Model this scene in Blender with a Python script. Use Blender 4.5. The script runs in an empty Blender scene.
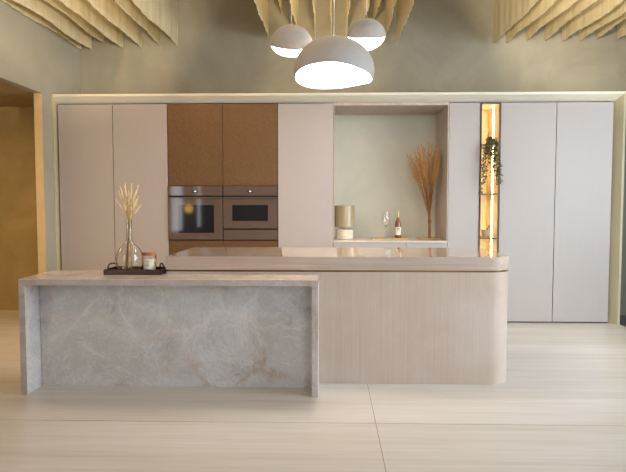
import bpy, bmesh, math, random
from mathutils import Vector, Matrix
random.seed(7)
S = bpy.context.scene
COL = S.collection
PI = math.pi
R = math.radians

# ------------------------------------------------------------------ camera
cd = bpy.data.cameras.new('camera'); cam = bpy.data.objects.new('camera', cd); COL.objects.link(cam)
cd.sensor_width = 36; cd.lens = 590.87 / 626 * 36; cd.clip_start = .05
cam.location = (0, 0, 1.3118); cam.rotation_euler = (R(90 - 3.268), 0, R(1.545))
S.camera = cam

# ------------------------------------------------------------------ world, lights, exposure
w = bpy.data.worlds.new('world'); S.world = w; w.use_nodes = True
bg = w.node_tree.nodes['Background']; bg.inputs[0].default_value = (.75, .82, 1, 1); bg.inputs[1].default_value = .35
S.view_settings.view_transform = 'Standard'; S.view_settings.look = 'None'
S.view_settings.exposure = -0.14; S.view_settings.gamma = 1; S.view_settings.use_curve_mapping = False

def area(name, loc, target, sx, sy, power, color, spread=180):
    l = bpy.data.lights.new(name, 'AREA'); l.shape = 'RECTANGLE'; l.size = sx; l.size_y = sy
    l.energy = power; l.color = color; l.spread = R(spread)
    o = bpy.data.objects.new(name, l); COL.objects.link(o); o.location = loc
    o.rotation_euler = (Vector(target) - Vector(loc)).to_track_quat('-Z', 'Y').to_euler()
    return o
def spot(name, loc, target, power, color, angle=60, blend=.6, rad=.06):
    l = bpy.data.lights.new(name, 'SPOT'); l.energy = power; l.color = color
    l.spot_size = R(angle); l.spot_blend = blend; l.shadow_soft_size = rad
    o = bpy.data.objects.new(name, l); COL.objects.link(o); o.location = loc
    o.rotation_euler = (Vector(target) - Vector(loc)).to_track_quat('-Z', 'Y').to_euler()
    return o
WARM = (1, .60, .28); MID = (1, .80, .58); COOL = (.82, .90, 1)
# daylight through the shop window behind the camera
area('window_daylight', (2.2, -2.35, 2.0), (2.9, 6, 1.0), 2.6, 3.0, 42, COOL, 80)
# daylight through the window in the right wall
area('side_daylight', (4.85, 3.0, 1.9), (1.4, 4.9, .9), 3.2, 2.4, 125, COOL, 110)
# ceiling lights between the bays, then unseen fills added above to brighten the baffles
area('ceiling_light', (-1.25, 3.4, 3.9), (-1.5, 5.0, 0), .5, 2.2, 19, (1, .64, .38))
area('ceiling_light', (1.35, 3.4, 3.9), (1.4, 5.0, 0), .5, 2.2, 26, MID)
area('bay_fill_light', (-2.45, 5.5, 4.03), (-2.45, 5.5, 0), 1.1, 2.4, 30, (1, .88, .68), 140)
area('bay_fill_light', (2.55, 5.5, 4.03), (2.55, 5.5, 0), 1.3, 2.4, 52, (1, .90, .72), 140)
area('bay_fill_light', (.03, 6.0, 4.03), (.03, 6.0, 0), 1.5, 1.6, 46, (1, .84, .60), 140)
# unseen spots without fixtures, added to brighten the baffles from below
FIN = (1, .86, .64)
spot('baffle_fill_spot', (.7, 2.9, 2.35), (2.6, 5.6, 3.65), 600, FIN, 48, .5, .15)
spot('baffle_fill_spot', (-.7, 2.9, 2.35), (-2.5, 5.9, 3.6), 400, FIN, 46, .5, .15)
spot('baffle_fill_spot', (.0, 3.0, 2.6), (0, 6.0, 3.72), 420, (1, .80, .52), 28, .4, .1)
spot('baffle_fill_spot', (1.3, 3.2, 2.9), (.1, 6.2, 3.8), 170, (1, .80, .52), 30, .5, .1)
spot('baffle_fill_spot', (-1.3, 3.2, 2.9), (-.1, 6.2, 3.8), 170, (1, .80, .52), 30, .5, .1)
# warm lamps on the left
spot('warm_spot', (-2.2, 2.9, 3.7), (-2.4, 6.4, 1.2), 150, (1, .53, .25), 70)
spot('warm_spot', (-.9, 2.9, 3.7), (-.6, 6.4, 1.0), 50, (1, .70, .42), 60)
spot('warm_spot', (-1.6, 1.0, 3.7), (-2.2, 3.2, 0), 70, WARM, 80)
area('slit_window_daylight', (-2.97, 1.35, 1.5), (0, 1.35, 1.5), .8, 1.5, 24, COOL)
area('slit_window_daylight', (-2.97, -.6, 1.5), (0, -.6, 1.5), .3, 1.5, 9, COOL)
area('left_room_lamp', (-4.3, 5.2, 2.35), (-4.3, 5.6, 0), 1.2, 1.6, 40, (1, .70, .34))

# ------------------------------------------------------------------ materials
def newmat(name):
    m = bpy.data.materials.new(name); m.use_nodes = True
    nt = m.node_tree; b = nt.nodes['Principled BSDF']
    return m, nt, b
def ramp(nt, stops):
    r = nt.nodes.new('ShaderNodeValToRGB'); e = r.color_ramp.elements
    while len(e) < len(stops): e.new(.5)
    for i, (p, c) in enumerate(stops):
        e[i].position = p; e[i].color = (*c, 1)
    return r
def coords(nt, scale, rot=(0, 0, 0)):
    t = nt.nodes.new('ShaderNodeTexCoord'); mp = nt.nodes.new('ShaderNodeMapping')
    mp.inputs['Scale'].default_value = scale; mp.inputs['Rotation'].default_value = rot
    nt.links.new(t.outputs['Object'], mp.inputs['Vector']); return mp
def noise(nt, vec, scale, detail=5, rough=.55, dist=0):
    n = nt.nodes.new('ShaderNodeTexNoise'); n.inputs['Scale'].default_value = scale
    n.inputs['Detail'].default_value = detail; n.inputs['Roughness'].default_value = rough
    n.inputs['Distortion'].default_value = dist
    nt.links.new(vec.outputs[0], n.inputs['Vector']); return n
def bump(nt, b, src, strength, dist=.01):
    bp = nt.nodes.new('ShaderNodeBump'); bp.inputs['Strength'].default_value = strength
    bp.inputs['Distance'].default_value = dist
    nt.links.new(src, bp.inputs['Height']); nt.links.new(bp.outputs[0], b.inputs['Normal'])
def srgb(r, g, b):
    f = lambda c: (c / 255) / 12.92 if c <= 10 else (((c / 255) + .055) / 1.055) ** 2.4
    return (f(r), f(g), f(b))
def simple(name, col, rough=.5, metal=0, var=.06, scale=(8, 8, 8), bmp=0, spec=.5, coat=0):
    m, nt, b = newmat(name)
    mp = coords(nt, scale); n = noise(nt, mp, 1.0, 4)
    a = tuple(max(0, c * (1 - var)) for c in col); d = tuple(min(1, c * (1 + var)) for c in col)
    r = ramp(nt, [(.3, a), (.7, d)]); nt.links.new(n.outputs['Fac'], r.inputs[0])
    nt.links.new(r.outputs[0], b.inputs['Base Color'])
    b.inputs['Roughness'].default_value = rough; b.inputs['Metallic'].default_value = metal
    b.inputs['Specular IOR Level'].default_value = spec; b.inputs['Coat Weight'].default_value = coat
    if bmp: bump(nt, b, n.outputs['Fac'], bmp)
    return m
def glass(name, col=(1, 1, 1), rough=.0, ior=1.45):
    m, nt, b = newmat(name)
    b.inputs['Base Color'].default_value = (*col, 1); b.inputs['Transmission Weight'].default_value = 1
    b.inputs['Roughness'].default_value = rough; b.inputs['IOR'].default_value = ior
    return m
def emit(name, col, strength):
    m, nt, b = newmat(name)
    b.inputs['Base Color'].default_value = (*col, 1)
    b.inputs['Emission Color'].default_value = (*col, 1); b.inputs['Emission Strength'].default_value = strength
    return m

def floor_mat():
    m, nt, b = newmat('streaked_marble_floor')
    mp = coords(nt, (.2, 5, 1)); n = noise(nt, mp, 1.6, 7, .55, .35)
    mp2 = coords(nt, (.5, 2.2, 1)); n2 = noise(nt, mp2, 1.0, 5, .5, .3)
    mp3 = coords(nt, (1.1, 40, 1)); n3 = noise(nt, mp3, 1.3, 4, .5, .1)
    r1 = ramp(nt, [(.28, srgb(200, 195, 187)), (.46, srgb(207, 204, 199)), (.62, srgb(210, 208, 204)), (.8, srgb(203, 200, 194))])
    nt.links.new(n.outputs['Fac'], r1.inputs[0])
    r2 = ramp(nt, [(.35, srgb(244, 241, 235)), (.65, srgb(255, 255, 255))]); nt.links.new(n2.outputs['Fac'], r2.inputs[0])
    r3 = ramp(nt, [(.3, srgb(246, 244, 240)), (.6, srgb(255, 255, 255))]); nt.links.new(n3.outputs['Fac'], r3.inputs[0])
    mx = nt.nodes.new('ShaderNodeMix'); mx.data_type = 'RGBA'; mx.blend_type = 'MULTIPLY'; mx.inputs[0].default_value = 1
    nt.links.new(r1.outputs[0], mx.inputs[6]); nt.links.new(r2.outputs[0], mx.inputs[7])
    mx2 = nt.nodes.new('ShaderNodeMix'); mx2.data_type = 'RGBA'; mx2.blend_type = 'MULTIPLY'; mx2.inputs[0].default_value = 1
    nt.links.new(mx.outputs[2], mx2.inputs[6]); nt.links.new(r3.outputs[0], mx2.inputs[7])
    nt.links.new(mx2.outputs[2], b.inputs['Base Color'])
    b.inputs['Roughness'].default_value = .24; b.inputs['Specular IOR Level'].default_value = .5
    return m
def plaster(name, c1, c2, rough=.8, scale=1.3, b_=.15):
    m, nt, b = newmat(name)
    mp = coords(nt, (1, 1, 1)); n = noise(nt, mp, scale, 7, .6, .6)
    r = ramp(nt, [(.3, c1), (.7, c2)]); nt.links.new(n.outputs['Fac'], r.inputs[0])
    nt.links.new(r.outputs[0], b.inputs['Base Color']); b.inputs['Roughness'].default_value = rough
    n2 = noise(nt, mp, 9, 6); bump(nt, b, n2.outputs['Fac'], b_, .01)
    return m
def grain(name, c1, c2, c3, rough=.45, freq=60, along='z', coat=0, bmp=.05, spec=.5, blotch=None):
    m, nt, b = newmat(name)
    k = {'z': (freq, freq, 1.6), 'x': (1.6, freq, freq), 'y': (freq, 1.6, freq)}[along]
    mp = coords(nt, k); n = noise(nt, mp, 1, 6, .6, .15)
    mp2 = coords(nt, tuple(v / 4 if v > 2 else v / 2 for v in k)); n2 = noise(nt, mp2, 1, 3)
    ad = nt.nodes.new('ShaderNodeMath'); ad.operation = 'MULTIPLY_ADD'; ad.inputs[1].default_value = .6
    nt.links.new(n.outputs['Fac'], ad.inputs[0])
    mu = nt.nodes.new('ShaderNodeMath'); mu.operation = 'MULTIPLY'; mu.inputs[1].default_value = .4
    nt.links.new(n2.outputs['Fac'], mu.inputs[0]); nt.links.new(mu.outputs[0], ad.inputs[2])
    r = ramp(nt, [(.36, c1), (.5, c2), (.64, c3)]); nt.links.new(ad.outputs[0], r.inputs[0])
    nt.links.new(r.outputs[0], b.inputs['Base Color']); b.inputs['Roughness'].default_value = rough
    if blotch:
        mb = coords(nt, (1, 1, .8)); nb = noise(nt, mb, 3.2, 6, .6, .5)
        rb = ramp(nt, [(.32, blotch[0]), (.68, blotch[1])]); nt.links.new(nb.outputs['Fac'], rb.inputs[0])
        mm = nt.nodes.new('ShaderNodeMix'); mm.data_type = 'RGBA'; mm.blend_type = 'MULTIPLY'; mm.inputs[0].default_value = 1
        nt.links.new(r.outputs[0], mm.inputs[6]); nt.links.new(rb.outputs[0], mm.inputs[7]); nt.links.new(mm.outputs[2], b.inputs['Base Color'])
    b.inputs['Coat Weight'].default_value = coat; b.inputs['Coat Roughness'].default_value = .05
    b.inputs['Specular IOR Level'].default_value = spec
    bump(nt, b, n.outputs['Fac'], bmp, .003)
    return m
def quartzite(name, polished, tint=(1, 1, 1)):
    m, nt, b = newmat(name)
    mp = coords(nt, (1, 1, 1), (0, R(18), 0))
    n = noise(nt, mp, 2.6, 9, .62, .9)
    r = ramp(nt, [(.28, srgb(176, 170, 164)), (.43, srgb(208, 207, 204)), (.58, srgb(220, 220, 218)), (.75, srgb(230, 229, 226))])
    nt.links.new(n.outputs['Fac'], r.inputs[0])
    # thin diagonal veins: distorted coordinates into a voronoi edge distance
    nd = noise(nt, mp, 2.2, 6, .6, .4)
    mxv = nt.nodes.new('ShaderNodeMix'); mxv.data_type = 'VECTOR'; mxv.inputs[0].default_value = .34
    nt.links.new(mp.outputs[0], mxv.inputs[4]); nt.links.new(nd.outputs['Color'], mxv.inputs[5])
    vo = nt.nodes.new('ShaderNodeTexVoronoi'); vo.feature = 'DISTANCE_TO_EDGE'; vo.inputs['Scale'].default_value = 3.6
    nt.links.new(mxv.outputs[1], vo.inputs['Vector'])
    rv = ramp(nt, [(0, (.8, .8, .8)), (.03, (.35, .35, .35)), (.10, (0, 0, 0))]); nt.links.new(vo.outputs['Distance'], rv.inputs[0])
    np_ = noise(nt, mp, 1.7, 3); rp = ramp(nt, [(.45, (0, 0, 0)), (.62, (1, 1, 1))]); nt.links.new(np_.outputs['Fac'], rp.inputs[0])
    vc = nt.nodes.new('ShaderNodeMix'); vc.data_type = 'RGBA'
    vc.inputs[6].default_value = (*srgb(236, 234, 230), 1); vc.inputs[7].default_value = (*srgb(192, 170, 152), 1)
    nt.links.new(rp.outputs[0], vc.inputs[0])
    mx = nt.nodes.new('ShaderNodeMix'); mx.data_type = 'RGBA'
    nt.links.new(rv.outputs[0], mx.inputs[0]); nt.links.new(r.outputs[0], mx.inputs[6]); nt.links.new(vc.outputs[2], mx.inputs[7])
    nc = noise(nt, mp, 2.1, 6, .55, 1.6)
    rc = ramp(nt, [(.44, (0, 0, 0)), (.455, (.45, .45, .45)), (.47, (0, 0, 0)), (.54, (0, 0, 0)), (.552, (.38, .38, .38)), (.57, (0, 0, 0))])
    nt.links.new(nc.outputs['Fac'], rc.inputs[0])
    mc = nt.nodes.new('ShaderNodeMix'); mc.data_type = 'RGBA'; mc.inputs[7].default_value = (*srgb(242, 240, 236), 1)
    nt.links.new(rc.outputs[0], mc.inputs[0]); nt.links.new(mx.outputs[2], mc.inputs[6])
    mx = mc
    nf = noise(nt, mp, 60, 3); rf = ramp(nt, [(.3, tuple(.86 * v for v in tint)), (.7, tint)]); nt.links.new(nf.outputs['Fac'], rf.inputs[0])
    m3 = nt.nodes.new('ShaderNodeMix'); m3.data_type = 'RGBA'; m3.blend_type = 'MULTIPLY'; m3.inputs[0].default_value = 1
    nt.links.new(mx.outputs[2], m3.inputs[6]); nt.links.new(rf.outputs[0], m3.inputs[7])
    nt.links.new(m3.outputs[2], b.inputs['Base Color'])
    b.inputs['Roughness'].default_value = .12 if polished else .5
    if not polished: bump(nt, b, n.outputs['Fac'], .55, .03)
    return m
def velvet_baffle():
    m, nt, b = newmat('cream_felt_baffle')
    mp = coords(nt, (1, 26, .5)); n = noise(nt, mp, 1, 5, .6, .1)
    r = ramp(nt, [(.3, srgb(226, 212, 174)), (.55, srgb(236, 225, 192)), (.75, srgb(242, 233, 204))])
    nt.links.new(n.outputs['Fac'], r.inputs[0]); nt.links.new(r.outputs[0], b.inputs['Base Color'])
    b.inputs['Roughness'].default_value = .9
    tr = nt.nodes.new('ShaderNodeBsdfTranslucent'); nt.links.new(r.outputs[0], tr.inputs[0])
    ms = nt.nodes.new('ShaderNodeMixShader'); ms.inputs[0].default_value = .25
    nt.links.new(b.outputs[0], ms.inputs[1]); nt.links.new(tr.outputs[0], ms.inputs[2])
    nt.links.new(ms.outputs[0], nt.nodes['Material Output'].inputs[0])
    return m

M = dict(
    floor=floor_mat(),
    joint=simple('floor_joint_filler', srgb(150, 130, 100), .8),
    darkfloor=simple('dark_stone_floor', srgb(78, 80, 80), .5, scale=(3, 3, 3), var=.15),
    wall=plaster('olive_grey_plaster', srgb(150, 144, 126), srgb(172, 166, 146)),
    wall_left=plaster('sage_grey_plaster', srgb(164, 161, 144), srgb(176, 172, 156)),
    warmwall=plaster('ochre_plaster', srgb(156, 136, 96), srgb(176, 156, 112), scale=2.2),
    ceiling=plaster('dark_taupe_ceiling', srgb(86, 78, 66), srgb(98, 90, 76)),
    jamb=simple('ochre_reveal_paint', srgb(208, 186, 142), .6),
    wall_shaded=plaster('shaded_rear_wall', srgb(104, 106, 92), srgb(112, 114, 98)),  # rear wall tone with its shade put into the colour
    frame=grain('cream_oak_lightened', srgb(216, 212, 190), srgb(224, 220, 200), srgb(230, 227, 209), .5, 50, 'x', bmp=.02),  # oak lightened to offset the shade on the down-facing splay
    frame_shaded=grain('cream_oak_shaded', srgb(178, 170, 138), srgb(186, 179, 148), srgb(194, 188, 160), .5, 50, 'z', bmp=.02),  # same oak darkened, the uprights' shade put into the colour
    door=simple('beige_grey_lacquer', srgb(176, 170, 165), .36, 0, .025, (220, 220, 3)),
    edge=simple('pale_door_edging', srgb(205, 197, 188), .3),
    carcass=simple('dark_cabinet_carcass', srgb(60, 50, 42), .7),
    bronze=simple('bronze_mesh_laminate', srgb(108, 80, 47), .36, .1, .22, (70, 70, 70), .2),
    oven=simple('grey_brown_oven_glass', srgb(98, 84, 74), .06, 0, .03, (20, 20, 20), 0, .5, .0),
    ovenwin=simple('smoked_oven_window', srgb(34, 34, 36), .05, 0, .04, (20, 20, 20), 0, .5),
    ovenmetal=simple('bronze_grey_metal', srgb(128, 112, 98), .3, .7, .04, (30, 30, 30)),
    black=simple('matt_black', srgb(18, 16, 14), .5),
    steel=simple('brushed_steel', srgb(170, 165, 158), .3, 1, .05, (60, 60, 60)),
    display=emit('lit_display', (.85, .9, 1), .9),
    mark=simple('dark_lettering', srgb(50, 44, 40), .4),
    nicheb=plaster('pale_olive_niche_plaster', srgb(204, 202, 184), srgb(216, 213, 195), scale=1.8),
    nichew=grain('grey_oak_niche', srgb(176, 160, 146), srgb(188, 173, 160), srgb(198, 186, 174), .5, 60, 'z', bmp=.03),
    travert=grain('travertine_base', srgb(178, 163, 151), srgb(182, 168, 156), srgb(187, 174, 163), .42, 300, 'z', bmp=.03, blotch=((1.0, .93, .87), (1.12, 1.12, 1.12))),
    travslab=grain('travertine_worktop', srgb(160, 144, 130), srgb(174, 158, 144), srgb(186, 171, 157), .07, 90, 'x', bmp=.0, spec=.8),
    travedge=grain('travertine_honed_edge', srgb(164, 149, 136), srgb(176, 161, 148), srgb(187, 173, 160), .5, 90, 'x', bmp=.02, blotch=((1.0, .94, .88), (1.1, 1.09, 1.08))),
    brass=simple('antique_brass', srgb(120, 92, 54), .35, .8),
    quartz=quartzite('grey_quartzite_honed', False),
    quartz_shaded=quartzite('grey_quartzite_front_shade', False, (.80, .72, .68)),  # same stone tinted darker, front shading put into the colour
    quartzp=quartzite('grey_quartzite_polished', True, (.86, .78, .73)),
    baffle=velvet_baffle(),
    pend=simple('white_plaster_shade', srgb(172, 169, 166), .7, 0, .03, (12, 12, 12), .1),
    diff=emit('lamp_diffuser', (1, .95, .88), 9),
    amber=emit('amber_glow', (1, .62, .12), 9),
    cord=simple('pale_cord', srgb(215, 210, 200), .5),
    lednic=simple('cream_shelf_lining', srgb(236, 218, 178), .5),
    led=emit('led_strip', (1, .84, .54), 40),
    ledmetal=simple('dark_bronze_frame', srgb(96, 82, 72), .4, .5),
    shelf=simple('walnut_shelf', srgb(110, 84, 58), .4),
    leaf=simple('dark_green_leaf', srgb(76, 84, 44), .5, 0, .35, (40, 40, 40)),
    twig=simple('brown_twig', srgb(110, 84, 54), .7),
    mortar=simple('speckled_stone', srgb(176, 152, 128), .6, 0, .2, (80, 80, 80)),
    tray=simple('dark_walnut', srgb(74, 44, 34), .35, 0, .25, (6, 40, 40)),
    vglass=glass('pale_green_glass', (.985, .995, .975)),
    clear=glass('clear_glass', (1, 1, 1)),
    straw=simple('pale_straw', srgb(236, 218, 168), .8, 0, .12, (60, 60, 60)),
    straw2=simple('tan_straw', srgb(206, 178, 122), .8, 0, .15, (60, 60, 60)),
    reed=simple('rust_brown_reed', srgb(160, 108, 60), .8, 0, .2, (60, 60, 60)),
    reed2=simple('golden_reed_plume', srgb(196, 150, 94), .9, 0, .2, (80, 80, 80)),
    wax=simple('cream_wax', srgb(240, 226, 190), .5),
    paper=simple('cream_paper_label', srgb(238, 232, 216), .7),
    ink=simple('grey_print', srgb(120, 112, 100), .7),
    lid=simple('light_wood_lid', srgb(160, 110, 66), .5, 0, .15, (6, 60, 60)),
    drum=grain('woven_beige_shade', srgb(152, 138, 104), srgb(168, 154, 118), srgb(182, 168, 134), .35, 90, 'z', coat=.3),
    lampbase=simple('ribbed_cream_ceramic', srgb(222, 212, 190), .45),
    rose=simple('rose_wine_glass', srgb(140, 78, 46), .08, 0, .1, (10, 10, 10), 0, .8),
    foil=simple('gold_foil', srgb(214, 190, 138), .35, .5),
    board=simple('light_oak_board', srgb(206, 176, 128), .5, 0, .1, (4, 60, 60)),
    counter=simple('white_quartz_counter', srgb(214, 206, 194), .3),
)

# ------------------------------------------------------------------ mesh helpers
def box(bm, x0, x1, y0, y1, z0, z1, bev=0):
    vs = [bm.verts.new(p) for p in ((x0, y0, z0), (x1, y0, z0), (x1, y1, z0), (x0, y1, z0), (x0, y0, z1), (x1, y0, z1), (x1, y1, z1), (x0, y1, z1))]
    fs = [bm.faces.new([vs[i] for i in f]) for f in ((3, 2, 1, 0), (4, 5, 6, 7), (0, 1, 5, 4), (1, 2, 6, 5), (2, 3, 7, 6), (3, 0, 4, 7))]
    if bev:
        es = set(e for f in fs for e in f.edges)
        bmesh.ops.bevel(bm, geom=list(es), offset=bev, segments=2, affect='EDGES', profile=.5)
def prism(bm, pts, z0, z1, bev=0):
    lo = [bm.verts.new((x, y, z0)) for x, y in pts]; hi = [bm.verts.new((x, y, z1)) for x, y in pts]
    n = len(pts); bm.faces.new(lo[::-1]); top = bm.faces.new(hi)
    for i in range(n): bm.faces.new((lo[i], lo[(i + 1) % n], hi[(i + 1) % n], hi[i]))
    if bev: bmesh.ops.bevel(bm, geom=list(top.edges), offset=bev, segments=2, affect='EDGES', profile=.5)
def lathe(bm, prof, cx=0, cy=0, seg=32, closed=False):
    rings = []
    for r, z in prof:
        if r < 1e-5: rings.append([bm.verts.new((cx, cy, z))])
        else: rings.append([bm.verts.new((cx + r * math.cos(2 * PI * i / seg), cy + r * math.sin(2 * PI * i / seg), z)) for i in range(seg)])
    pairs = list(zip(rings, rings[1:]))
    if closed: pairs.append((rings[-1], rings[0]))
    for a, b in pairs:
        for i in range(seg):
            j = (i + 1) % seg
            if len(a) == 1 and len(b) == 1: continue
            if len(a) == 1: bm.faces.new((a[0], b[j], b[i]))
            elif len(b) == 1: bm.faces.new((a[i], a[j], b[0]))
            else: bm.faces.new((a[i], a[j], b[j], b[i]))
def tube(bm, pts, rad, seg=8):
    pts = [Vector(p) for p in pts]; rads = rad if isinstance(rad, (list, tuple)) else [rad] * len(pts)
    prev = None; up = Vector((.13, .31, .94))
    for i, p in enumerate(pts):
        t = (pts[min(i + 1, len(pts) - 1)] - pts[max(i - 1, 0)]).normalized()
        a = t.cross(up)
        if a.length < 1e-3: a = t.cross(Vector((1, 0, 0)))
        a.normalize(); b = t.cross(a).normalized()
        ring = [bm.verts.new(p + (a * math.cos(2 * PI * k / seg) + b * math.sin(2 * PI * k / seg)) * rads[i]) for k in range(seg)]
        if prev:
            for k in range(seg): bm.faces.new((prev[k], prev[(k + 1) % seg], ring[(k + 1) % seg], ring[k]))
        else: bm.faces.new(ring[::-1])
        prev = ring
    bm.faces.new(prev)
def B(): return bmesh.new()
def obj(name, bm, mat, parent=None, smooth=False, loc=(0, 0, 0)):
    bmesh.ops.recalc_face_normals(bm, faces=bm.faces)
    me = bpy.data.meshes.new(name); bm.to_mesh(me); bm.free()
    me.materials.append(mat)
    if smooth:
        for p in me.polygons: p.use_smooth = True
        try: me.set_sharp_from_angle(angle=R(40))
        except Exception: pass
    o = bpy.data.objects.new(name, me); COL.objects.link(o); o.location = loc
    if parent: o.parent = parent
    return o
def bx(name, mat, parent, x0, x1, y0, y1, z0, z1, bev=0):
    bm = B(); box(bm, x0, x1, y0, y1, z0, z1, bev); return obj(name, bm, mat, parent)
def tag(o, label, cat, group=None):
    o['label'] = label; o['category'] = cat
    if group: o['group'] = group
    return o
def thing(name, loc, label, cat, group=None, rz=0):
    o = bpy.data.objects.new(name, None); COL.objects.link(o); o.location = loc; o.rotation_euler = (0, 0, rz)
    o.empty_display_size = .1
    return tag(o, label, cat, group)
def struct(name, bm, mat):
    o = obj(name, bm, mat); o['kind'] = 'structure'; return o

# ------------------------------------------------------------------ setting
XL, XR = -3.0, 3.131          # left wall plane, right end of the pale floor
YB = 7.16                    # rear wall
YC = 6.44                    # cabinet fronts
ZC = 4.05                    # ceiling
# floor slabs: individual joints cut as thin grooves
bm = B()
def slab(x0, x1, y0, y1):
    box(bm, x0 + .002, x1 - .002, y0 + .0035, y1 - .0035, -.03, 0, 0)
for xa, xb in ((-6.12, -2.92), (-2.92, .28), (.28, XR)):
    for ya, yb in ((-2.6, .25), (.25, 3.45), (3.45, 6.65), (6.65, YB)):
        slab(xa, xb, ya, yb)
struct('floor', bm, M['floor'])
bm = B(); box(bm, -6.12, XR, -2.6, YB, -.06, -.004); struct('trim_1', bm, M['joint'])
bm = B(); box(bm, XR, 5.0, -2.6, YB, -.06, -.002); struct('trim_2', bm, M['darkfloor'])
bm = B(); box(bm, -6.2, 5.1, YB, YB + .15, -.06, ZC); struct('wall_back', bm, M['wall'])
bm = B(); box(bm, -6.2, 5.1, -2.6, 7.3, ZC, ZC + .1); struct('ceiling', bm, M['ceiling'])
# left wall with a wide opening to the next room
bm = B(); box(bm, XL - .085, XL, 6.17, YB, 0, 2.45); box(bm, XL - .085, XL, 3.0, YB, 2.45, ZC)
box(bm, XL - .085, XL, -2.6, 3.0, 0, ZC); struct('wall_left', bm, M['wall_left'])
bm = B(); box(bm, XL - .083, XL - .002, 6.160, 6.1695, 0, 2.449); struct('trim_3', bm, M['jamb'])
# next room
bm = B(); box(bm, -6.12, XL - .085, 7.02, 7.12, 0, 2.45); struct('wall_next_room', bm, M['warmwall'])
bm = B(); box(bm, -6.2, -6.1, -2.6, YB, 0, 2.6); struct('wall_far_left', bm, M['warmwall'])
bm = B(); box(bm, -6.12, XL - .085, -2.6, 7.12, 2.452, 2.55); struct('ceiling_next_room', bm, M['warmwall'])
# right part: panel coloured dark for the shade on the rear wall, and outer wall
bm = B(); box(bm, 3.135, 5.0, 6.88, 7.1, 0, 2.46); struct('wall_shade_panel', bm, M['wall_shaded'])
bm = B(); box(bm, 5.0, 5.1, -2.6, 1.3, 0, ZC); box(bm, 5.0, 5.1, 4.7, YB, 0, ZC); box(bm, 5.0, 5.1, 1.3, 4.7, 0, .6); box(bm, 5.0, 5.1, 1.3, 4.7, 3.2, ZC); struct('wall_right', bm, M['wall'])
bm = B()
for y in (1.3, 2.97, 4.62): box(bm, 4.98, 5.12, y, y + .08, .6, 3.2)
for z in (.6, 3.12): box(bm, 4.98, 5.12, 1.3, 4.7, z, z + .08)
struct('window_2', bm, M['black'])
bm = B(); box(bm, -6.2, -.6, -2.7, -2.6, 0, ZC); box(bm, 3.8, 5.1, -2.7, -2.6, 0, ZC)
box(bm, -.6, 3.8, -2.7, -2.6, 0, .4); box(bm, -.6, 3.8, -2.7, -2.6, 3.6, ZC); struct('wall_front', bm, M['wall'])
bm = B()
for x in (-.6, .87, 2.27, 3.72): box(bm, x, x + .08, -2.72, -2.58, .4, 3.6)
for z in (.4, 3.52): box(bm, -.6, 3.8, -2.72, -2.58, z, z + .08)
struct('window_1', bm, M['black'])

# ------------------------------------------------------------------ portal frame round the cabinets
xs = [-2.9626, -2.359, -1.760, -1.156, -.556, .046, 1.288, 1.624, 1.840, 2.431, 3.031]
ZT = 2.384; YF = 6.385
def portal_top():
    bm = B(); x0, x1 = xs[0] - .012, xs[-1] + .012
    # splayed section, mitred into the uprights
    prof_l = [(x0, YC + .03, ZT + .004), (x0 - .012, YF, 2.452), (x0 - .012, YF, 2.478), (x0 - .012, YC + .03, 2.478)]
    prof_r = [(x1, YC + .03, ZT + .004), (x1 + .064, YF, 2.452), (x1 + .088, YF, 2.478), (x1 + .088, YC + .03, 2.478)]
    a = [bm.verts.new(p) for p in prof_l]; b = [bm.verts.new(p) for p in prof_r]
    bm.faces.new(a[::-1]); bm.faces.new(b)
    for i in range(4): bm.faces.new((a[i], a[(i + 1) % 4], b[(i + 1) % 4], b[i]))
    return bm
def upright(inner, outer, edge):
    bm = B()
    pts = [(inner, YC + .03), (outer, YF), (edge, YF), (edge, YC + .03)]
    lo = [bm.verts.new((x, y, 0)) for x, y in pts]
    hz = [ZT + .004, 2.452, 2.478, 2.478]
    hi = [bm.verts.new((x, y, z)) for (x, y), z in zip(pts, hz)]
    bm.faces.new(lo[::-1]); bm.faces.new(hi)
    for i in range(4): bm.faces.new((lo[i], lo[(i + 1) % 4], hi[(i + 1) % 4], hi[i]))
    return bm
struct('trim_4', portal_top(), M['frame'])
struct('trim_5', upright(xs[0] - .012, xs[0] - .024, -2.9995), M['frame_shaded'])
struct('trim_6', upright(xs[-1] + .012, xs[-1] + .076, xs[-1] + .100), M['frame_shaded'])
bm = B(); box(bm, XL, 3.13, YC + .03, YB - .001, 2.43, 2.478); struct('trim_7', bm, M['frame'])
bm = B(); box(bm, 3.108, 3.131, YC + .03, YB - .001, 0, 2.43); struct('trim_8', bm, M['frame_shaded'])

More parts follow.
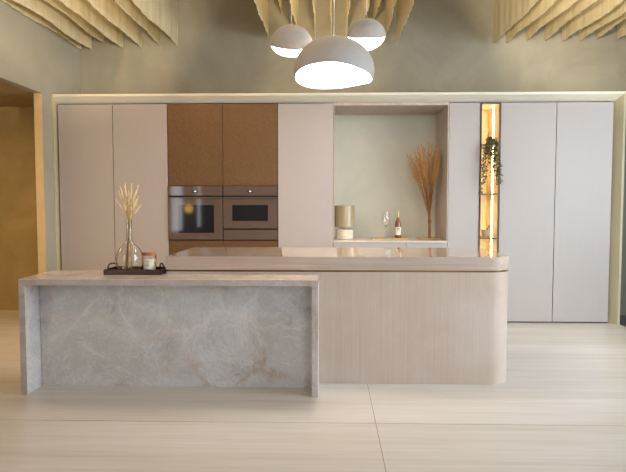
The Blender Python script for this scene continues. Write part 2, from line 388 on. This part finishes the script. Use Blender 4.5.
# ------------------------------------------------------------------ tall cabinets
def door_panel(t, name, x0, x1, z0, z1, mat=None, edge=True, y=YC):
    mat = mat or M['door']
    d = bx(name, mat, t, x0 + .0025, x1 - .0025, y, y + .02, z0, z1, .0012)
    if edge:
        bm = B(); box(bm, x0 + .002, x0 + .005, y - .0015, y + .018, z0, z1); box(bm, x1 - .005, x1 - .002, y - .0015, y + .018, z0, z1)
        e = obj('edging', bm, M['edge'], d); e['label'] = 'pale metal edging down both door edges'
    return d
def tall(i, label, body_y=YC + .024):
    x0, x1 = xs[i], xs[i + 1]; cx = (x0 + x1) / 2
    t = thing('tall_cabinet', (cx, YC + .3, 0), label, 'cabinet', 'full height beige cabinets')
    ox, oy = cx, YC + .3
    hw = (x1 - x0) / 2
    bm = B(); box(bm, -hw + .001, hw - .001, -.276, .36, .0, 2.378); obj('body', bm, M['carcass'], t)
    bm = B(); box(bm, -hw + .0045, hw - .0045, -.30, -.28, .018, 2.376, .0012); d = obj('door', bm, M['door'], t)
    bm = B()
    for s in (-1, 1): box(bm, s * (hw - .0062) - .0016, s * (hw - .0062) + .0016, -.3008, -.281, .018, 2.376)
    box(bm, -hw + .0045, hw - .0045, -.3015, -.281, .015, .018)
    e = obj('edging', bm, M['edge'], d); e['label'] = 'pale edging round the door'
    return t
tall(0, 'tall beige cabinet at far left, against the cream upright beside the amber doorway')
tall(1, 'tall beige cabinet standing directly left of the bronze oven cupboards')
tall(4, 'tall pale beige cabinet between the bronze cupboards and the open niche')
tall(6, 'narrow tall grey cabinet between the open niche and lit amber shelves')
tall(8, 'tall light grey cabinet directly right of the lit amber shelves')
tall(9, 'tall light grey cabinet at far right beside the cream upright')

# bronze cupboards
def bronze(i, z0, z1, name, cat, label, part):
    x0, x1 = xs[i], xs[i + 1]; cx = (x0 + x1) / 2; hw = (x1 - x0) / 2
    t = thing(name, (cx, YC + .3, z0), label, cat, 'bronze cupboards round the ovens')
    bm = B(); box(bm, -hw + .001, hw - .001, -.276, .36, 0, z1 - z0 - .001); obj('body', bm, M['carcass'], t)
    bm = B(); box(bm, -hw + .0022, hw - .0022, -.295, -.278, .003, z1 - z0 - .004, .001); obj(part, bm, M['bronze'], t)
for i, side in ((2, 'left'), (3, 'right')):
    bronze(i, 1.49, 2.380, 'wall_cupboard', 'cupboard',
           'bronze mesh cupboard above the large left oven, beside the beige cabinet' if i == 2 else 'bronze mesh cupboard above the compact oven, beside the pale cabinet', 'door')
    bronze(i, 0, .897, 'base_cupboard', 'cupboard',
           'bronze drawer cupboard beneath the large left oven' if i == 2 else 'bronze drawer cupboard beneath the compact oven and its drawer', 'drawer_front')

# ------------------------------------------------------------------ ovens
def text(name, body, size, mat, parent, loc):
    c = bpy.data.curves.new(name, 'FONT'); c.body = body; c.size = size; c.extrude = .0004; c.align_x = 'CENTER'; c.align_y = 'CENTER'
    o = bpy.data.objects.new(name, c); COL.objects.link(o)
    dg = bpy.context.evaluated_depsgraph_get()
    me = bpy.data.meshes.new_from_object(o.evaluated_get(dg)); bpy.data.objects.remove(o)
    me.materials.clear(); me.materials.append(mat)
    me.transform(Matrix.Rotation(PI / 2, 4, 'X'))
    n = bpy.data.objects.new(name, me); COL.objects.link(n); n.parent = parent; n.location = loc
    return n
def oven(i, name, label, win, zdoor, zbot):
    x0, x1 = xs[i], xs[i + 1]; cx = (x0 + x1) / 2; hw = (x1 - x0) / 2 - .004
    t = thing(name, (cx, YC + .3, zbot), label, 'oven')
    h = 1.487 - zbot; zd = 1.372 - zbot
    bm = B(); box(bm, -hw, hw, -.29, .36, 0, h); obj('body', bm, M['black'], t)
    bm = B(); box(bm, -hw, hw, -.318, -.291, zd + .012, h, .0015); p = obj('control_panel', bm, M['oven'], t)
    bm = B(); box(bm, -.028, .028, -.3195, -.318, h - .072, h - .042); d = obj('display', bm, M['black'], p)
    bm = B(); box(bm, -.011, .011, -.3200, -.3194, h - .063, h - .050); obj('lit_readout', bm, M['display'], d)
    bm = B(); box(bm, -hw, hw, -.318, -.291, .004, zd - .006, .0015); dr = obj('door', bm, M['oven'], t)
    wx0, wx1, wz0, wz1 = win
    bm = B(); box(bm, wx0 - cx, wx1 - cx, -.3192, -.317, wz0 - zbot, wz1 - zbot); g = obj('door_window', bm, M['ovenwin'], dr)
    g['label'] = 'smoked dark glass window'
    bm = B(); box(bm, -hw + .01, hw - .01, -.340, -.318, zd - .013, zd - .004, .002); obj('door_handle', bm, M['ovenmetal'], dr)
    text('lettering', 'Miele', .022, M['mark'], dr, (0, -.3184, wz0 - zbot - .045))
    return t
oven(2, 'built_in_oven', 'large grey brown glass oven with tall dark window, left of the pair', (-1.646, -1.254, .977, 1.282), 1.372, .9)
oven(3, 'compact_oven', 'compact grey brown oven with short wide window above a drawer', (-1.054, -.663, 1.108, 1.282), 1.372, 1.022)
t = thing('warming_drawer', ((xs[3] + xs[4]) / 2, YC + .3, .9), 'slim grey brown warming drawer under the compact oven', 'drawer')
hw = (xs[4] - xs[3]) / 2 - .004
bm = B(); box(bm, -hw, hw, -.29, .36, 0, .121); obj('body', bm, M['black'], t)
bm = B(); box(bm, -hw, hw, -.318, -.291, .003, .110, .0015); obj('drawer_front', bm, M['oven'], t)

# ------------------------------------------------------------------ open niche
t = thing('niche_surround', ((xs[5] + xs[6]) / 2, YC + .3, .893), 'open recessed niche with grey wood sides and pale plaster back', 'niche')
hx = (xs[6] - xs[5]) / 2
ztop = 2.352 - .893
bm = B(); box(bm, -hx + .001, hx - .001, .385, .40, 0, ztop); o = obj('back_panel', bm, M['nicheb'], t); o['label'] = 'pale olive plaster back'
bm = B(); box(bm, -hx + .001, -hx + .012, -.30, .385, 0, ztop); obj('side_panel', bm, M['nichew'], t)
bm = B(); box(bm, hx - .012, hx - .001, -.30, .385, 0, ztop); obj('side_panel', bm, M['nichew'], t)
bm = B(); box(bm, -hx + .001, hx - .001, -.30, .40, ztop, ztop + .03); obj('top_panel', bm, M['nichew'], t)
tag(bx('worktop', M['counter'], None, xs[5] + .001, xs[6] - .001, YC - .002, YB - .02, .873, .893, .001),
    'thin pale stone worktop on the floor of the open niche', 'worktop')
for a, b_, lab in ((xs[5], .842, 'wide pale base cupboard under the left part of the niche'), (.842, xs[6], 'narrower pale base cupboard under the right part of the niche')):
    c = (a + b_) / 2; h_ = (b_ - a) / 2
    t = thing('base_cupboard', (c, YC + .3, 0), lab, 'cupboard', 'pale cupboards under the niche')
    bm = B(); box(bm, -h_ + .001, h_ - .001, -.276, .36, 0, .872); obj('body', bm, M['carcass'], t)
    bm = B(); box(bm, -h_ + .003, h_ - .003, -.30, -.28, .018, .868, .0012); obj('door', bm, M['door'], t)

# ------------------------------------------------------------------ lit shelf column
cx = (xs[7] + xs[8]) / 2; hx = (xs[8] - xs[7]) / 2
t = thing('lit_shelf_unit', (cx, YC + .2, 0), 'narrow open shelf column glowing amber between grey cabinets', 'shelf')
bm = B()
box(bm, -hx + .001, -hx + .012, -.215, .26, 0, 2.378); box(bm, hx - .018, hx - .001, -.215, .26, 0, 2.378)
box(bm, -hx + .012, hx - .018, -.215, .26, 2.362, 2.378); box(bm, -hx + .012, hx - .018, -.2, .26, 0, .06)
obj('frame', bm, M['ledmetal'], t)
bm = B(); box(bm, -hx + .012, hx - .018, .24, .25, .06, 2.362)
box(bm, -hx + .012, -hx + .015, -.195, .24, .06, 2.362); box(bm, hx - .021, hx - .018, -.195, .24, .06, 2.362); box(bm, -hx + .015, hx - .021, -.195, .24, 2.358, 2.362)
obj('lining', bm, M['lednic'], t)
for z in (.925, 1.405, 1.935):
    bm = B(); box(bm, -hx + .0155, hx - .0215, -.195, .239, z - .012, z); obj('shelf_board', bm, M['shelf'], t)
for z0, z1 in ((.07, .905), (.93, 1.385), (1.41, 1.915), (1.94, 2.35)):
    bm = B(); box(bm, hx - .0265, hx - .0212, .005, .020, z0, z1); l = obj('light_strip', bm, M['led'], t); l['label'] = 'glowing vertical light strip'

# trailing plant on the upper shelf
def leaf_blob(bm, p, d, L, W):
    d = Vector(d).normalized(); s = d.cross(Vector((random.uniform(-1, 1), random.uniform(-1, 1), random.uniform(-.3, 1)))).normalized()
    n = d.cross(s); p = Vector(p)
    q = [p, p + d * L * .35 + s * W + n * W * .3, p + d * L * .7 + s * W * .8 + n * W * .2, p + d * L, p + d * L * .7 - s * W * .8 + n * W * .2, p + d * L * .35 - s * W + n * W * .3]
    mid = [p + d * L * .35, p + d * L * .7]
    v = [bm.verts.new(x) for x in q]; m_ = [bm.verts.new(x) for x in mid]
    for f in ((v[0], v[1], m_[0]), (v[1], v[2], m_[1], m_[0]), (v[2], v[3], m_[1]), (v[0], m_[0], v[5]), (m_[0], m_[1], v[4], v[5]), (m_[1], v[3], v[4])): bm.faces.new(f)
t = thing('trailing_plant', (cx, YC + .04, 1.9352), 'dark green trailing plant spilling from the upper lit shelf', 'plant')
bm = B(); lathe(bm, [(0, 0), (.026, 0), (.034, .045), (.030, .045), (.028, .012), (0, .012)], 0, .0, 20); o = obj('pot', bm, M['mortar'], t, True)
sb = B(); lb = B()
tube(sb, [(0, 0, .03), (-.006, 0, .07), (-.012, .002, .13)], [.0022, .0018, .001], 5)
tube(sb, [(0, 0, .03), (.004, -.01, .06), (.006, -.02, .085)], [.0022, .0018, .001], 5)
for k in range(5): leaf_blob(lb, (-.01 + random.uniform(-.004, .004), 0, .05 + .018 * k), (random.uniform(-.5, .5), -.2, 1), .022, .0035)
for k in range(16):
    a = random.uniform(-1, 1); x_end = a * .088; L = random.choice([.16, .25, .35, .45, .53]) * random.uniform(.85, 1.05)
    if a > .3: L = max(L, .35)
    y0 = -.052 - random.uniform(0, .02)
    pts = [(0, 0, .04)]
    pts.append((x_end * .35, y0 * .75, .062)); pts.append((x_end * .6, y0 - .03, .035))
    nst = max(4, int(L / .035))
    for j in range(1, nst + 1):
        f = j / nst
        pts.append((x_end * (.6 + .45 * min(1, f * 1.6)) + .010 * math.sin(f * 9 + k) + (.012 if a > .4 else -.006) * f - .012, y0 - .05 + .008 * math.sin(f * 7 + k * 2), .035 - L * f))
    tube(sb, pts, .0013, 4)
    for p in pts[1:]:
        for q in range(4):
            leaf_blob(lb, (p[0] + random.uniform(-.006, .006), p[1] + random.uniform(-.006, .006), p[2] + random.uniform(-.014, .014)),
                      (random.uniform(-1, 1), random.uniform(-1, .3), random.uniform(-1.3, .4)), random.uniform(.024, .042), random.uniform(.004, .008))
obj('stems', sb, M['twig'], t); obj('leaves', lb, M['leaf'], t)

# mortar and pestle
t = thing('mortar', (cx - .022, YC + .075, .9252), 'small speckled stone mortar on the lower lit shelf', 'mortar')
bm = B(); lathe(bm, [(0, 0), (.026, 0), (.028, .006), (.022, .014), (.036, .04), (.042, .085), (.038, .085), (.03, .045), (0, .03)], 0, 0, 28); obj('bowl', bm, M['mortar'], t, True)
bm = B(); tube(bm, [(-.002, 0, .040), (.018, -.004, .08), (.038, -.008, .118), (.046, -.01, .135)], [.011, .007, .006, .008], 10)
o = tag(obj('pestle', bm, M['shelf'], None, True, (cx - .022, YC + .075, .9252)), 'dark pestle leaning out of the stone mortar', 'pestle')

# ------------------------------------------------------------------ kitchen island (high block)
def outline(x0, x1, y0, y1, r, n=12):
    pts = [(x0, y0)]
    pts += [(x1 - r + r * math.sin(PI / 2 * k / n), y0 + r - r * math.cos(PI / 2 * k / n)) for k in range(n + 1)]
    pts += [(x1 - r + r * math.cos(PI / 2 * k / n), y1 - r + r * math.sin(PI / 2 * k / n)) for k in range(n + 1)]
    pts += [(x0, y1)]
    return pts
IX0, IX1, IY0, IY1 = -1.178, 1.318, 4.215, 5.09
t = thing('kitchen_island', (0, 0, 0), 'beige travertine kitchen island with rounded right end and overhead thick worktop', 'kitchen island')
t['label'] = 'tall beige stone kitchen island with thick worktop and rounded right end'
bm = B(); prism(bm, outline(IX0 + .005, IX1, IY0 + .002, IY1, .17), .0, .812); obj('base', bm, M['travert'], t, True)
bm = B(); prism(bm, outline(IX0 + .012, IX1 - .012, IY0 + .014, IY1 - .012, .16), .812, .826); o = obj('metal_trim', bm, M['brass'], t, True); o['label'] = 'thin recessed brass line below the worktop'
bm = B(); prism(bm, outline(IX0, IX1 + .002, IY0, IY1, .17), .826, .922, .003); o = obj('worktop', bm, M['travslab'], t, True); o['label'] = 'thick polished beige stone worktop'
o.data.materials.append(M['travedge'])
for p in o.data.polygons:
    if abs(p.normal.z) < .5: p.material_index = 1

# ------------------------------------------------------------------ low bar in grey quartzite
LX0, LX1, LY0, LYM, LY1, LZ = -2.098, -.072, 3.912, 4.2145, 4.42, .794
TH = .042
t = thing('breakfast_bar', (0, 0, 0), 'low grey veined stone bar with waterfall ends standing before the beige island', 'bar')
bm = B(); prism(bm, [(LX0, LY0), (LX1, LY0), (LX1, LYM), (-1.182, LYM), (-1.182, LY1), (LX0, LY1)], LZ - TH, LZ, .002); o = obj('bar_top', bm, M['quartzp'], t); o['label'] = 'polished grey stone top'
bm = B(); box(bm, LX0, LX0 + TH, LY0, LY1, 0, LZ - TH - .0005); obj('end_panel', bm, M['quartz'], t)
bm = B(); box(bm, LX1 - TH, LX1, LY0, LYM, 0, LZ - TH - .0005); obj('end_panel', bm, M['quartz'], t)
bm = B(); box(bm, LX0 + TH + .004, LX1 - TH - .0005, 4.115, 4.160, 0.0, LZ - TH - .0005); obj('back_panel', bm, M['quartz'], t)
bm = B(); box(bm, LX0 + TH + .001, -1.186, 4.160, LY1 - .005, 0, LZ - TH - .0005); obj('body', bm, M['quartz'], t)

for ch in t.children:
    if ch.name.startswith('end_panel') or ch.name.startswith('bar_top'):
        ch.data.materials.append(M['quartz_shaded'])
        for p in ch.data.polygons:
            if p.normal.y < -.6: p.material_index = 1  # front faces take the shaded tint

# ------------------------------------------------------------------ tray, vase, candle
TX, TY = -1.403, 4.268; TW, TD = .208, .108
t = thing('serving_tray', (TX, TY, LZ + .0005), 'dark wooden tray with loop handles on the low stone bar', 'tray')
bm = B(); box(bm, -TW, TW, -TD, TD, 0, .010, .002)
for a in ((-TW, TW, -TD, -TD + .009), (-TW, TW, TD - .009, TD), (-TW, -TW + .009, -TD, TD), (TW - .009, TW, -TD, TD)): box(bm, a[0], a[1], a[2], a[3], .010, .037, .002)
obj('tray_body', bm, M['tray'], t)
for s in (-1, 1):
    bm = B(); pts = []
    for k in range(13):
        a = PI * k / 12; pts.append((s * (TW - .008 - .012 * math.sin(a) * .4) - s * 0, -.045 * math.cos(a), .034 + .040 * math.sin(a) ** .7))
    # loop handle standing across the short end, turned a little to the front
    pts = [(s * (TW - .026 + .022 * math.cos(PI * k / 12) ), -.03 * math.cos(PI * k / 12), .034 + .038 * max(0, math.sin(PI * k / 12)) ** .6) for k in range(13)]
    tube(bm, pts, .0055, 8); obj('handle', bm, M['tray'], t, True)

VX, VY, VZ = -1.458, 4.268, LZ + .0110
t = thing('glass_vase', (VX, VY, VZ), 'clear bottle shaped glass vase with long neck, on the dark tray', 'vase')
# outer wall, then inner wall
outp = [(0, 0), (.070, 0), (.086, .008), (.094, .035), (.095, .095), (.089, .140), (.070, .174), (.042, .198), (.027, .218), (.021, .248), (.020, .32), (.021, .372), (.025, .38)]
inp = [(.023, .38), (.0185, .372), (.0175, .32), (.0185, .248), (.0245, .219), (.039, .199), (.067, .174), (.0855, .139), (.0915, .095), (.0905, .036), (.083, .012), (.069, .004), (0, .004)]
bm = B(); lathe(bm, outp + inp, 0, 0, 40); obj('bottle', bm, M['vglass'], t, True)
# dried grass: stems inside the vase
def spike(bm, p, d, L, W, n=7):
    d = Vector(d).normalized(); p = Vector(p)
    tube(bm, [p + d * L * f for f in (0, .15, .5, .85, 1)], [W * .3, W, W * .9, W * .5, .0003], 6)
t = thing('dried_grass', (VX, VY, VZ), 'pale golden dried grass stems standing in the clear glass vase', 'dried grass'); t['kind'] = 'thing'
sm = B(); hd = B(); hd2 = B()
ends = [(-.105, .01, .54, 1), (-.08, .02, .60, 1), (-.055, -.02, .635, 0), (-.035, .02, .60, 0), (-.02, -.02, .645, 0), (-.005, .02, .61, 0), (.01, -.01, .59, 0), (.02, .02, .65, 0),
        (.035, -.02, .62, 0), (.05, .01, .58, 0), (.065, -.01, .60, 0), (.082, .0, .65, 1), (.085, -.02, .56, 1), (.06, .02, .54, 0), (.098, .01, .50, 1), (.03, .0, .54, 0), (-.04, 0, .55, 0), (-.028, -.02, .49, 2), (.055, 0, .47, 0)]
for i, (ex, ey, ez, kind) in enumerate(ends):
    bx_ = random.uniform(-.05, .05) ; by_ = random.uniform(-.03, .03)
    neck = Vector((random.uniform(-.010, .010), random.uniform(-.010, .010), .27)); nk2 = Vector((random.uniform(-.011, .011), random.uniform(-.008, .008), .375))
    end = Vector((ex, ey, ez)); dirn = (end - nk2).normalized()
    hl = .10 if kind != 2 else .05
    st = end - dirn * hl
    tube(sm, [(bx_, by_, .012), (bx_ * .5, by_ * .5, .13), neck, nk2, st], .0016, 5)
    spike(hd, st, dirn + Vector((0, 0, .15 if kind == 0 else 0)), hl * (1.0 if kind else .9), .0065 if kind != 1 else .0042)
    for q in range(6):
        b0 = st + dirn * hl * random.uniform(0, .8)
        spike(hd, b0, dirn + Vector((random.uniform(-.35, .35), random.uniform(-.3, .3), .1)), random.uniform(.018, .03), .0022)
obj('stems', sm, M['straw2'], t); obj('seed_heads', hd, M['straw'], t)

t = thing('candle', (-1.305, 4.25, VZ), 'cream scented candle in a glass jar with wooden lid on the tray', 'candle')
bm = B(); lathe(bm, [(0, 0), (.040, 0), (.0465, .006), (.051, .122), (.0485, .122), (.0445, .008), (0, .005)], 0, 0, 32); obj('jar', bm, M['clear'], t, True)
bm = B(); lathe(bm, [(0, .0055), (.043, .0085), (.0465, .092), (0, .092)], 0, 0, 32); obj('wax', bm, M['wax'], t, True)
bm = B(); lathe(bm, [(0, .1225), (.053, .1225), (.053, .142), (0, .142)], 0, 0, 32); obj('lid', bm, M['lid'], t, True)
bm = B()
n = 10; v0 = []; v1 = []
for k in range(n + 1):
    a = -PI / 2 - .55 + 1.1 * k / n
    v0.append(bm.verts.new((.0505 * math.cos(a), .0505 * math.sin(a), .026))); v1.append(bm.verts.new((.0522 * math.cos(a), .0522 * math.sin(a), .098)))
for k in range(n): bm.faces.new((v0[k], v0[k + 1], v1[k + 1], v1[k]))
lb = obj('paper_label', bm, M['paper'], t, True)
bm = B()
for z, w_ in ((.080, .016), (.062, .010), (.050, .012)): box(bm, -w_, w_, -.0535, -.0515, z, z + .003)
obj('print', bm, M['ink'], lb)

# ------------------------------------------------------------------ niche things
NZ = .8935
t = thing('table_lamp', (.178, 6.74, NZ), 'squat lamp with beige drum shade and ribbed cream base in the niche', 'lamp')
bm = B(); prof = [(0, 0), (.088, 0)]
for k in range(4):
    z = .004 + k * .026; prof += [(.098, z + .003), (.1, z + .013), (.098, z + .022), (.094, z + .025)]
prof += [(.08, .112), (.05, .118), (.046, .135), (0, .135)]
lathe(bm, prof, 0, 0, 40); obj('base', bm, M['lampbase'], t, True)
bm = B(); lathe(bm, [(.110, .137), (.113, .14), (.113, .380), (.110, .383), (.106, .38), (.106, .14)], 0, 0, 48, True); obj('lamp_shade', bm, M['drum'], t, True)
bm = B(); tube(bm, [(0, 0, .13), (0, 0, .24)], .010, 10); box(bm, -.107, .107, -.003, .003, .152, .156); obj('stem', bm, M['brass'], t, True)

t = tag(bx('serving_board', M['board'], None, .487, .905, 6.66, 6.84, NZ, NZ + .012, .003), 'long thin light oak board under the wine bottle', 'board')
BZ = NZ + .0125
t = thing('wine_bottle', (.788, 6.75, BZ), 'dark rose wine bottle with white label standing on the oak board', 'bottle')
bm = B(); lathe(bm, [(0, 0), (.034, 0), (.0365, .004), (.0365, .155), (.032, .182), (.019, .215), (.0145, .235), (.0145, .245), (0, .245)], 0, 0, 28); obj('body', bm, M['rose'], t, True)
bm = B(); lathe(bm, [(.0150, .225), (.0152, .29), (.017, .292), (.017, .302), (0, .302)], 0, 0, 20); obj('capsule', bm, M['foil'], t, True)
bm = B(); v0 = []; v1 = []
for k in range(15):
    a = -PI / 2 - 1.1 + 2.2 * k / 14; c, s = math.cos(a) * .0371, math.sin(a) * .0371
    v0.append(bm.verts.new((c, s, .035))); v1.append(bm.verts.new((c, s, .125)))
for k in range(14): bm.faces.new((v0[k], v0[k + 1], v1[k + 1], v1[k]))
lb = obj('paper_label', bm, M['paper'], t, True)
bm = B(); box(bm, -.012, .012, -.0385, -.0373, .098, .112); box(bm, -.016, .016, -.0385, -.0373, .082, .085); box(bm, -.010, .010, -.0385, -.0373, .07, .073); obj('print', bm, M['ink'], lb)
t = thing('wine_glass', (.650, 6.75, BZ), 'clear wine glass on the oak board left of the bottle', 'glass')
bm = B(); lathe(bm, [(0, 0), (.034, 0), (.033, .002), (.006, .005), (.0035, .012), (.0035, .125), (.012, .135), (.032, .160), (.040, .20), (.038, .245), (.033, .295), (.032, .295), (.0368, .245), (.0388, .20), (.031, .162), (.010, .138), (0, .135)], 0, 0, 32)
obj('bowl_and_stem', bm, M['clear'], t, True)

bm = B(); lathe(bm, [(0, 0), (.118, 0), (.125, .006), (.125, .018), (.118, .018), (.115, .011), (0, .011)], 0, 0, 40)
tag(obj('round_tray', bm, M['board'], None, True, (1.117, 6.76, NZ)), 'low round wooden tray beneath the tall dried reeds', 'tray')
t = thing('dried_reeds', (1.145, 6.76, NZ + .0115), 'tall rust brown bundle of dried reeds standing in the niche corner', 'dried reeds')
sm = B(); hd = B()
for i in range(60):
    a = random.uniform(0, 2 * PI); r = .016 * math.sqrt(random.random())
    u = random.uniform(-1, 1); u = u * abs(u) ** .2
    grp = random.random()
    ex = -.05 + u * .145 if grp < .75 else random.uniform(.05, .115)
    if i < 3: ex = -.255 + i * .03
    ex = max(-.265, ex); ex = min(ex, .105)
    ez = 1.08 - abs(ex + .04) * .35 - random.uniform(0, .28)
    if i < 3: ez = .95 - .02 * i
    ey = random.uniform(-.10, .10)
    x0_, y0_ = r * math.cos(a), r * math.sin(a)
    waist = Vector((x0_ * .7 - .004, y0_ * .7, .19)); end = Vector((ex, ey, ez))
    tw = waist + Vector((0, 0, .06)) + (end - waist) * .02
    mid = waist.lerp(end, .5) + Vector((-ex * .10, 0, .01))
    st = waist.lerp(end, .72)
    tube(sm, [(x0_, y0_, 0), (x0_ * .9, y0_ * .9, .1), waist, tw, mid, end], [.0024, .0024, .0026, .0024, .0018, .0012], 5)
    d = (end - mid).normalized()
    for q in range(20):
        f = q / 19; b0 = mid.lerp(end, .15 + .8 * f)
        spike(hd, b0, d + Vector((random.uniform(-.45, .45), random.uniform(-.4, .4), random.uniform(0, .3))), random.uniform(.035, .065), .0042)
obj('stems', sm, M['reed'], t); obj('plumes', hd, M['reed2'], t)
bm = B(); lathe(bm, [(.019, .17), (.021, .18), (.021, .20), (.019, .21)], 0, 0, 16); obj('tie', bm, M['reed'], t, True)

# ------------------------------------------------------------------ pendant lamps
def pendant(loc, a, c, rim, label, power, cl):
    # loc = centre at the widest level; rim = {azimuth: height of the rim below it}
    t = thing('pendant_lamp', loc, label, 'pendant lamp', 'white pendant lamps over the island')
    kv = [rim[-180 + 45 * k] for k in range(8)]
    def rz(deg):
        u = ((deg + 180) % 360) / 45; i = int(u) % 8; f = u - int(u)
        p0, p1, p2, p3 = kv[i - 1], kv[i], kv[(i + 1) % 8], kv[(i + 2) % 8]
        return .5 * (2 * p1 + (p2 - p0) * f + (2 * p0 - 5 * p1 + 4 * p2 - p3) * f * f + (3 * p1 - p0 - 3 * p2 + p3) * f ** 3)
    def shell(bm, a, c, zlim, n=64, m=20):
        top = bm.verts.new((0, 0, c)); rows = []
        for j in range(1, m + 1):
            row = []
            for i in range(n):
                ph = 360 * i / n; zr = max(-.98 * c, rz(ph) + zlim)
                thr = math.acos(max(-.98, min(.98, zr / c))); th = thr * j / m
                row.append(bm.verts.new((a * math.sin(th) * math.cos(R(ph)), a * math.sin(th) * math.sin(R(ph)), c * math.cos(th))))
            rows.append(row)
        for i in range(n): bm.faces.new((top, rows[0][i], rows[0][(i + 1) % n]))
        for r0, r1 in zip(rows, rows[1:]):
            for i in range(n): bm.faces.new((r0[i], r1[i], r1[(i + 1) % n], r0[(i + 1) % n]))
        return rows[-1]
    bm = B(); o1 = shell(bm, a, c, 0); i1 = shell(bm, a - .007, c - .007, 0)
    n = len(o1)
    for i in range(n): bm.faces.new((o1[i], o1[(i + 1) % n], i1[(i + 1) % n], i1[i]))
    obj('lamp_shade', bm, M['pend'], t, True)
    bm = B(); rim_ring = shell(bm, a - .010, c - .012, .006)
    d = obj('diffuser', bm, M['diff'], t, True); d['label'] = 'glowing white inside of the shade'
    h = ZC - loc[2]
    bm = B(); lathe(bm, [(0, c + .03), (.008, c + .03), (.014, c - .004), (0, c - .004)], 0, 0, 16); obj('cord_grip', bm, M['steel'], t, True)
    bm = B(); tube(bm, [(0, 0, c + .02), (0, 0, h - .02)], .0035, 8); obj('cord', bm, M['cord'], t, True)
    bm = B(); lathe(bm, [(0, h - .025), (.05, h - .025), (.055, h - .001), (0, h - .001)], 0, 0, 24); obj('ceiling_rose', bm, M['pend'], t, True)
    l = bpy.data.lights.new('pendant_bulb', 'POINT'); l.energy = power; l.color = cl; l.shadow_soft_size = a * .4
    lo = bpy.data.objects.new('pendant_bulb', l); COL.objects.link(lo); lo.location = (loc[0], loc[1], loc[2] - .02)
pendant((.035, 4.4, 2.272), .297, .245, {-180: -.055, -135: -.012, -90: -.002, -45: -.038, 0: -.070, 45: -.062, 90: -.075, 135: -.080},
        'largest white dome pendant lamp, hanging lowest between two small ones', 16, (1, .86, .68))
pendant((-.296, 4.7, 2.545), .167, .146, {-180: -.01, -135: -.05, -90: -.075, -45: -.06, 0: .0, 45: -.045, 90: -.062, 135: -.05},
        'small round white pendant lamp left of the large dome', 9, (1, .86, .68))
pendant((.303, 4.9, 2.650), .158, .147, {-180: .0, -135: -.035, -90: -.045, -45: -.035, 0: .005, 45: -.05, 90: -.078, 135: -.055},
        'small round white pendant lamp right of the large dome', 9, (1, .86, .68))

# amber lamp out of frame, mirrored in the oven glass
t = thing('wall_lamp', (-2.9995, .80, 1.18), 'glowing amber globe lamp, seen as a reflection in the large oven glass', 'lamp')
bm = B(); tube(bm, [(0, 0, 0), (.01, 0, 0)], .05, 16); tube(bm, [(.01, 0, 0), (.06, 0, 0)], .012, 8); obj('bracket', bm, M['brass'], t)
bm = B(); lathe(bm, [(0, -.09)] + [(.09 * math.sin(PI * k / 14), -.09 * math.cos(PI * k / 14)) for k in range(1, 14)] + [(0, .09)], .13, 0, 28); obj('globe', bm, M['amber'], t, True)

# ------------------------------------------------------------------ hanging ceiling baffles
ORD = ['first', 'second', 'third', 'fourth', 'fifth', 'sixth', 'seventh', 'eighth', 'ninth', 'tenth']
def baffle(x, ztip, y0, y1, label, amp, group, k):
    bm = B(); n = 90; th = .006
    rows = []
    ph = random.uniform(0, 6.28); ph2 = random.uniform(0, 6.28); wf = 5.0 if 'pendant' in label else 2.6
    for j in range(n + 1):
        y = y1 - (y1 - y0) * j / n; f = j / n
        dx = amp * math.sin(y * wf + ph) + .0036 * math.sin(y * 31 + ph2) + .003 * math.sin(y * 13 + ph)
        dx *= 1 if amp else 1
        zb = ztip + .009 * math.sin(y * 5 + ph2) + (.010 if wf > 4 else .004) * abs(math.sin(y * 26 + ph))
        zb -= .009 * math.sin(y1 * 5 + ph2) + .0
        cols = []
        for s in (-1, 1):
            cols.append([bm.verts.new((x + dx * (1 - .6 * q / 4) + s * th / 2, y, zb + (ZC - .002 - zb) * q / 4)) for q in range(5)])
        rows.append(cols)
    for a, b in zip(rows, rows[1:]):
        for q in range(4):
            bm.faces.new((a[0][q], a[0][q + 1], b[0][q + 1], b[0][q])); bm.faces.new((a[1][q], b[1][q], b[1][q + 1], a[1][q + 1]))
        bm.faces.new((a[0][0], b[0][0], b[1][0], a[1][0])); bm.faces.new((a[0][4], a[1][4], b[1][4], b[0][4]))
    for e in (rows[0], rows[-1]):
        for q in range(4): bm.faces.new((e[0][q], e[1][q], e[1][q + 1], e[0][q + 1]))
    tag(obj('ceiling_baffle', bm, M['baffle'], None, True), label, 'ceiling baffle', group)
left = [(-2.975, 3.135), (-2.817, 3.123), (-2.668, 3.200), (-2.452, 3.144), (-2.224, 3.142), (-1.996, 3.164), (-1.805, 3.151)]
mid = [(-.722, 3.248), (-.56, 3.52), (-.368, 3.222), (-.156, 3.22), (.021, 3.219), (.197, 3.241), (.397, 3.30), (.525, 3.40), (.666, 3.272), (.784, 3.156)]
right = [(1.923, 3.159), (2.082, 3.158), (2.312, 3.191), (2.504, 3.19), (2.724, 3.177), (2.897, 3.175), (3.103, 3.208), (3.33, 3.2)]
for nm, lst, amp, y0 in (('left', left, .012, 4.2), ('middle', mid, .007, 5.15), ('right', right, .012, 4.2)):
    for k, (x, z) in enumerate(lst):
        where = {'left': 'in the left bay by the side wall', 'middle': 'in the middle bay above the pendant lamps', 'right': 'in the right bay above the grey cabinets'}[nm]
        baffle(x, z, y0, 7.08 if x > -2.9 else 7.12, '%s cream wavy hanging baffle from the left %s' % (ORD[k], where), amp if x > -2.9 else .004, 'cream baffles hanging in the %s bay' % nm, k)
